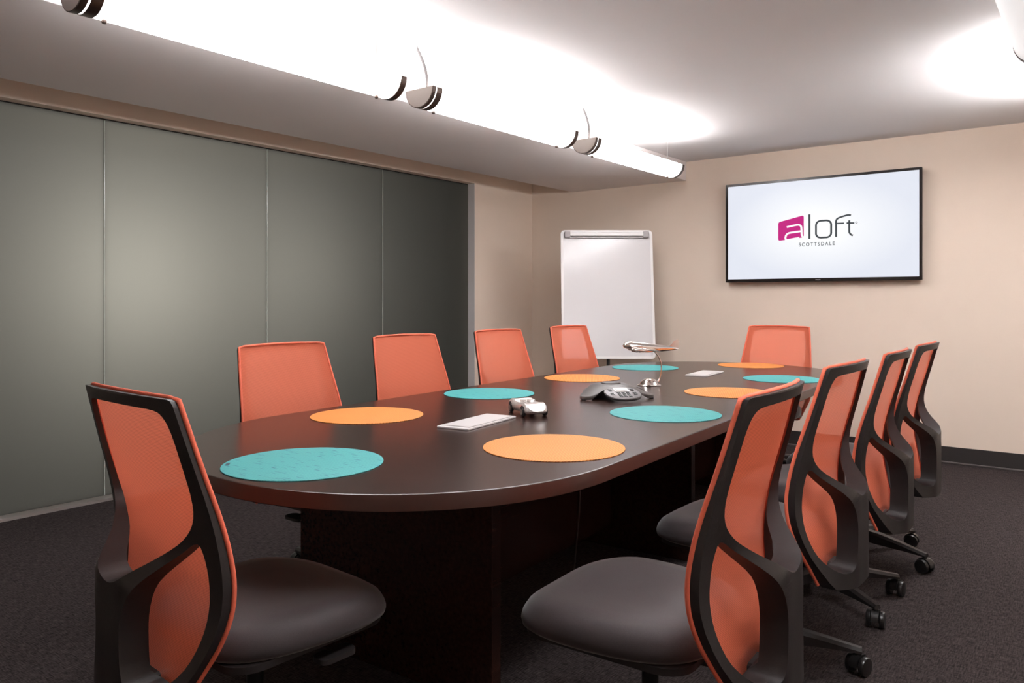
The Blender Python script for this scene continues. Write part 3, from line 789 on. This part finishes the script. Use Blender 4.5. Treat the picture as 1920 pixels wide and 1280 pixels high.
# ================================================================== PLACEMATS
pm = [('teal', -1.787, 1.360, 'teal round placemat at the near end of the table'),
      ('orange', -1.366, 1.982, 'orange round placemat nearest the camera on the right side'),
      ('orange', -2.325, 2.074, 'orange round placemat nearest the camera on the left, before the first glass-side chair'),
      ('teal', -1.411, 2.834, 'teal round placemat in front of the conference phone on the right'),
      ('teal', -2.394, 2.919, 'teal round placemat on the left behind the silver toy car'),
      ('orange', -1.476, 3.669, 'orange round placemat on the right, partly behind the nearest right-hand chair'),
      ('orange', -2.435, 3.822, 'orange round placemat on the left behind the conference phone'),
      ('teal', -2.469, 4.663, 'teal round placemat at the far left behind the model airplane stand'),
      ('orange', -1.969, 5.262, 'orange round placemat at the far end before the chair under the television'),
      ('teal', -1.487, 4.479, 'teal round placemat at the far right of the table')]
for k, (c, x, y, lab) in enumerate(pm):
    mb = MB().lathe([(0.2190, 0.0), (0.2205, 0.001), (0.2200, 0.0024), (0.2180, 0.0028)], 72)
    o = mb.build('placemat', M[c], None, smooth=35); o.location = (x, y, TZ); o.rotation_euler = (0, 0, R(random.uniform(-12, 12)))
    tag(o, lab, 'placemat', c + ' round placemats')
    if k == 0:
        o.rotation_euler = (0, 0, 0)
        MB().box((-0.147, -0.145, 0.0031), (0.034, 0.010, 0.0006), mtx=Matrix.Rotation(R(-42), 4, 'Z')).build('maker_tag', M['label'], o)

# ================================================================== POWER HATCH PLATES
def hatch(x, y, rz, lab):
    t = empty('access_plate', (x, y, TZ), rz)
    MB().prism(rrect(-0.068, -0.172, 0.068, 0.172, 0.006, 3), 0.0, 0.007).build('frame', M['plate'], t, bevel=0.0015, seg=1)
    MB().prism(rrect(-0.060, -0.150, 0.060, 0.150, 0.004, 3), 0.0071, 0.0076).build('gap', M['plate_line'], t)
    MB().prism(rrect(-0.058, -0.148, 0.058, 0.148, 0.004, 3), 0.0077, 0.0092).build('lid', M['plate'], t)
    tag(t, lab, 'plate', 'white access plates on the table')
hatch(-1.864, 2.207, R(8), 'white rectangular access plate on the table just before the silver toy car')
hatch(-1.969, 4.495, R(6), 'white rectangular access plate on the table beyond the model airplane, near the far end')

# ================================================================== TOY CAR
def toy_car():
    t = empty('toy_car', (-1.848, 2.497, TZ), R(-33))        # nose along +X
    #      x      half width  sill   shoulder  centre top
    S = [(-0.120, 0.020, 0.026, 0.036, 0.039), (-0.115, 0.034, 0.018, 0.041, 0.045), (-0.100, 0.045, 0.013, 0.050, 0.052), (-0.078, 0.049, 0.012, 0.056, 0.055),
         (-0.055, 0.050, 0.012, 0.054, 0.057), (-0.040, 0.048, 0.012, 0.051, 0.054), (-0.030, 0.047, 0.012, 0.050, 0.042), (-0.010, 0.046, 0.012, 0.049, 0.034),
         (0.010, 0.046, 0.012, 0.049, 0.036), (0.020, 0.046, 0.012, 0.049, 0.050), (0.034, 0.047, 0.012, 0.050, 0.051), (0.055, 0.049, 0.012, 0.053, 0.048), (0.075, 0.050, 0.012, 0.052, 0.044),
         (0.095, 0.047, 0.013, 0.043, 0.036), (0.110, 0.039, 0.015, 0.034, 0.029), (0.119, 0.024, 0.019, 0.027, 0.025)]
    rings = []
    for x, hw, zb, zs, zc in S:
        half_ = [(0.0, zb), (hw * 0.75, zb), (hw * 0.97, zb + 0.006), (hw, (zb + zs) / 2), (hw * 0.97, zs - 0.008), (hw * 0.82, zs), (hw * 0.62, zs * 0.5 + zc * 0.5 + 0.0), (hw * 0.30, zc), (0, zc)]
        ring = [(x, y, z) for y, z in half_] + [(x, -y, z) for y, z in reversed(half_[1:-1])]
        rings.append(ring)
    body = MB().loft(rings).build('body', M['car_silver'], t, smooth=60)
    MB().loft([[(x, y, z) for x, y in rrect(-0.030, -0.026, 0.014, 0.026, 0.008, 3)] for z in (0.030, 0.0435)]).build('cockpit', M['car_dark'], body)
    for s in (-1, 1):
        MB().loft([[(-0.022 + dx, s * 0.013 + dy, z) for dx, dy in rrect(-0.006, -0.009, 0.004, 0.009, 0.003, 2)] for z in (0.036, 0.056)]).build('car_seat', M['car_silver'], t, bevel=0.001)
        MB().lathe([(0.0062, 0.0), (0.0058, 0.002), (0.003, 0.0034)], 14, (0.099, s * 0.0375, 0.036), axis='X').build('headlight', M['lcd_frame'], body, smooth=50)
        MB().box((0.1135, s * 0.026, 0.0225), (0.006, 0.012, 0.0045)).build('grille', M['car_dark'], body)
    MB().tube([(0.016, -0.030, 0.050), (0.024, -0.018, 0.060), (0.027, 0, 0.062), (0.024, 0.018, 0.060), (0.016, 0.030, 0.050)], 0.0016, 6).build('windscreen', M['car_silver'], body, smooth=50)
    for x in (-0.070, 0.070):
        for s in (-1, 1):
            MB().lathe([(0.0215, 0.0), (0.0215, 0.003)], 22, (x, s * 0.0468 if s > 0 else -0.0498, 0.0225), axis='Y').build('wheel_arch', M['tyre'], body)
            wv = MB().lathe([(0.012, -0.006), (0.0175, -0.006), (0.019, -0.004), (0.019, 0.004), (0.0175, 0.006), (0.012, 0.006)], 24, (0, 0, 0), axis='Y').build('wheel', M['tyre'], t, smooth=40)
            wv.location = (x, s * 0.0455, 0.019)
            MB().lathe([(0.0125, 0.0), (0.012, 0.0012), (0.008, 0.0004), (0.004, 0.002), (0.001, 0.0022)], 18, (0, 0.0062 if s > 0 else -0.0084, 0), axis='Y').build('hub_cap', M['hub'], wv, smooth=40)
    tag(t, 'small silver open-top toy sports car parked on the table', 'toy car')
toy_car()

# ================================================================== CONFERENCE PHONE
def phone():
    t = empty('conference_phone', (-1.862, 3.176, TZ), math.atan2(-0.64, 0.77))   # console along +X
    def rad(a):
        r = 0.098
        for k in (PI / 3, -PI / 3, PI):
            d = (a - k + PI) % (2 * PI) - PI
            r += 0.105 * math.exp(-(d / 0.40) ** 2)
        return r
    n = 72; rings = []
    for q in (1.0, 1.02, 1.0, 0.97, 0.85, 0.7, 0.55, 0.45, 0.40):
        pass
    lv = [(0.97, 'b'), (1.0, 's'), (0.985, 't'), (0.93, 't'), (0.8, 't'), (0.65, 't'), (0.5, 't'), (0.42, 't')]
    for q, kind in lv:
        ring = []
        for i in range(n):
            a = 2 * PI * i / n; r = rad(a) * q
            leg = (rad(a) - 0.098) / 0.105
            rr = r
            top = 0.064 - 0.046 * smoothstep(0.055, 0.20, rr)
            bot = 0.040 - 0.038 * smoothstep(0.13, 0.185, rr)
            z = {'b': bot, 's': max(bot + 0.004, top - 0.010), 't': top}[kind]
            ring.append((r * math.cos(a), r * math.sin(a), z))
        rings.append(ring)
    MB().loft(rings).build('body', M['phone'], t, smooth=50)
    MB().lathe([(0.010, 0.030), (0.085, 0.030), (0.088, 0.040)], 30).build('underside', M['phone_dark'], t, smooth=40)
    sp = MB().lathe([(0.048, 0.058), (0.047, 0.067), (0.043, 0.0695), (0.038, 0.066), (0.004, 0.063)], 36).build('speaker', M['phone'], t, smooth=40)
    for k in (PI / 3, -PI / 3, PI):
        f = MB().lathe([(0.010, 0.0), (0.012, 0.003), (0.010, 0.008)], 14, (0.190 * math.cos(k), 0.190 * math.sin(k), 0)).build('foot', M['phone_dark'], t, smooth=40)
    # console: tilted oval tray
    mt = Matrix.Translation((0.158, 0, 0.0315)) @ Matrix.Rotation(R(17), 4, 'Y') @ Matrix.Diagonal((0.86, 0.90, 0.9, 1))
    def oval(kx, ky, z, n=40, p=2.4):
        out = []
        for i in range(n):
            a = 2 * PI * i / n; ca, sa = math.cos(a), math.sin(a)
            out.append(mt @ Vector((math.copysign(abs(ca) ** (2 / p), ca) * kx, math.copysign(abs(sa) ** (2 / p), sa) * ky, z)))
        return out
    MB().loft([oval(0.050, 0.064, -0.017), oval(0.080, 0.093, -0.005), oval(0.080, 0.094, 0.002)]).build('console_tray', M['phone_dark'], t, smooth=40)
    pn = MB().loft([oval(0.076, 0.091, 0.0018), oval(0.075, 0.090, 0.006), oval(0.072, 0.087, 0.0072)]).build('console', M['phone_panel'], t, smooth=40)
    def pbox(name, x, y, sx, sy, z, h, m, par, bev=0.0):
        b = MB().box((x, y, z), (sx, sy, h)); b.v = [tuple(mt @ Vector(v)) for v in b.v]; return b.build(name, m, par, bevel=bev, seg=1)
    pbox('display_frame', -0.034, 0.0, 0.048, 0.076, 0.0085, 0.004, M['lcd_frame'], pn, 0.001)
    pbox('display', -0.034, 0.0, 0.030, 0.058, 0.0112, 0.002, M['lcd'], pn)
    for r_ in range(4):
        for c_ in range(3):
            pbox('key', 0.002 + r_ * 0.016, -0.024 + c_ * 0.024, 0.009, 0.016, 0.0088, 0.004, M['key'], pn, 0.001)
    for s in (-1, 1):
        for x in (-0.040, -0.026): pbox('key', x, s * 0.058, 0.009, 0.018, 0.0088, 0.004, M['key'], pn, 0.001)
        for x in (0.006, 0.024): pbox('key', x, s * 0.060, 0.010, 0.018, 0.0088, 0.004, M['key'], pn, 0.001)
    tag(t, 'dark grey three-legged conference phone with keypad on the table', 'phone')
phone()

# ================================================================== MODEL AIRPLANE ON STAND
def airplane():
    vd = Vector((0.7915, 0.611, 0)); ang = math.atan2(vd.y, vd.x)
    t = empty('model_airplane', (-1.945, 3.720, TZ), ang)        # +X is image right (the tail)
    MB().lathe([(0.061, 0.0), (0.063, 0.002), (0.060, 0.005), (0.050, 0.007), (0.047, 0.012), (0.043, 0.020), (0.034, 0.029), (0.020, 0.035), (0.002, 0.037)], 40).build('base', M['chrome'], t, smooth=40)
    arc = [(0.048, 0.0, 0.020), (0.054, 0, 0.034), (0.061, 0, 0.060), (0.065, 0, 0.090), (0.063, 0, 0.118), (0.054, 0, 0.145), (0.040, 0, 0.168), (0.026, 0, 0.182)]
    arc3 = [(a, 0.0, b) for a, b in spline([(p[0], p[2]) for p in arc], False, 5)]
    N = len(arc3); MB().tube(arc3, [0.0075 - 0.004 * smoothstep(0, 0.25, i / N) for i in range(N)], 10).build('stand_arm', M['chrome'], t, smooth=60)
    # aircraft frame: pitched a little nose up, nose towards -X
    mt = Matrix.Translation((0.006, 0, 0.200)) @ Matrix.Rotation(R(5), 4, 'Y')
    def T_(mb): mb.v = [tuple(mt @ Vector(v)) for v in mb.v]; return mb
    prof = [(-0.148, 0.002, 0.0), (-0.143, 0.010, 0.001), (-0.130, 0.0165, 0.002), (-0.105, 0.0205, 0.002), (-0.06, 0.022, 0.001), (0.0, 0.0215, 0.0), (0.05, 0.018, 0.002), (0.10, 0.012, 0.006), (0.135, 0.006, 0.009), (0.152, 0.0015, 0.010)]
    rings = [[(x, r * math.cos(2 * PI * k / 18), zc + r * 1.05 * math.sin(2 * PI * k / 18)) for k in range(18)] for x, r, zc in prof]
    fu = T_(MB().loft(rings)).build('fuselage', M['chrome'], t, smooth=60)
    cp = T_(MB().loft([[(x, r * math.cos(2 * PI * k / 12), 0.017 + h * math.sin(2 * PI * k / 12)) for k in range(12)] for x, r, h in ((-0.126, 0.003, 0.001), (-0.118, 0.011, 0.007), (-0.102, 0.012, 0.009), (-0.088, 0.004, 0.003))]))
    cp.build('canopy', M['chrome'], fu, smooth=60)
    def foil(x, y, z, ch, th):
        return [(x + ch * u, y, z + th * v) for u, v in ((0, 0), (0.08, 0.6), (0.3, 1), (0.65, 0.6), (1, 0), (0.65, -0.3), (0.3, -0.5), (0.08, -0.4))]
    for s in (-1, 1):
        wg = T_(MB().loft([foil(-0.055, s * 0.012, -0.014, 0.088, 0.008), foil(-0.040, s * 0.06, -0.012, 0.068, 0.006), foil(-0.008, s * 0.13, -0.007, 0.040, 0.003), foil(0.012, s * 0.160, -0.004, 0.018, 0.0015)])).build('wing', M['chrome'], t, smooth=50)
        nc = T_(MB().loft([[(x, s * 0.052 + r * math.cos(2 * PI * k / 14), -0.016 + r * math.sin(2 * PI * k / 14)) for k in range(14)] for x, r in ((-0.108, 0.008), (-0.104, 0.0105), (-0.085, 0.0125), (-0.055, 0.0118), (-0.02, 0.008), (0.006, 0.002))])).build('engine', M['chrome'], wg, smooth=50)
        T_(MB().lathe([(0.0012, -0.1125), (0.0035, -0.110), (0.0070, -0.1084)], 12, (0, s * 0.052, -0.016), axis='X')).build('engine_nose', M['dark_metal'], wg, smooth=50)
        T_(MB().loft([foil(0.108, s * 0.006, 0.008, 0.036, 0.003), foil(0.124, s * 0.036, 0.010, 0.024, 0.002), foil(0.136, s * 0.052, 0.011, 0.010, 0.001)])).build('tailplane', M['chrome'], t, smooth=50)
    fin = [(0.070, 0.012), (0.098, 0.019), (0.112, 0.032), (0.122, 0.048), (0.134, 0.056), (0.146, 0.056), (0.151, 0.048), (0.149, 0.030), (0.150, 0.014), (0.140, 0.006)]
    fs = spline(fin, True, 3)
    T_(MB().loft([[(a, -0.0022, b) for a, b in fs], [(a, 0.0022, b) for a, b in fs]])).build('tail_fin', M['chrome'], t, smooth=40)
    tag(t, 'polished chrome model airplane on a curved stand on the table', 'model airplane')
airplane()
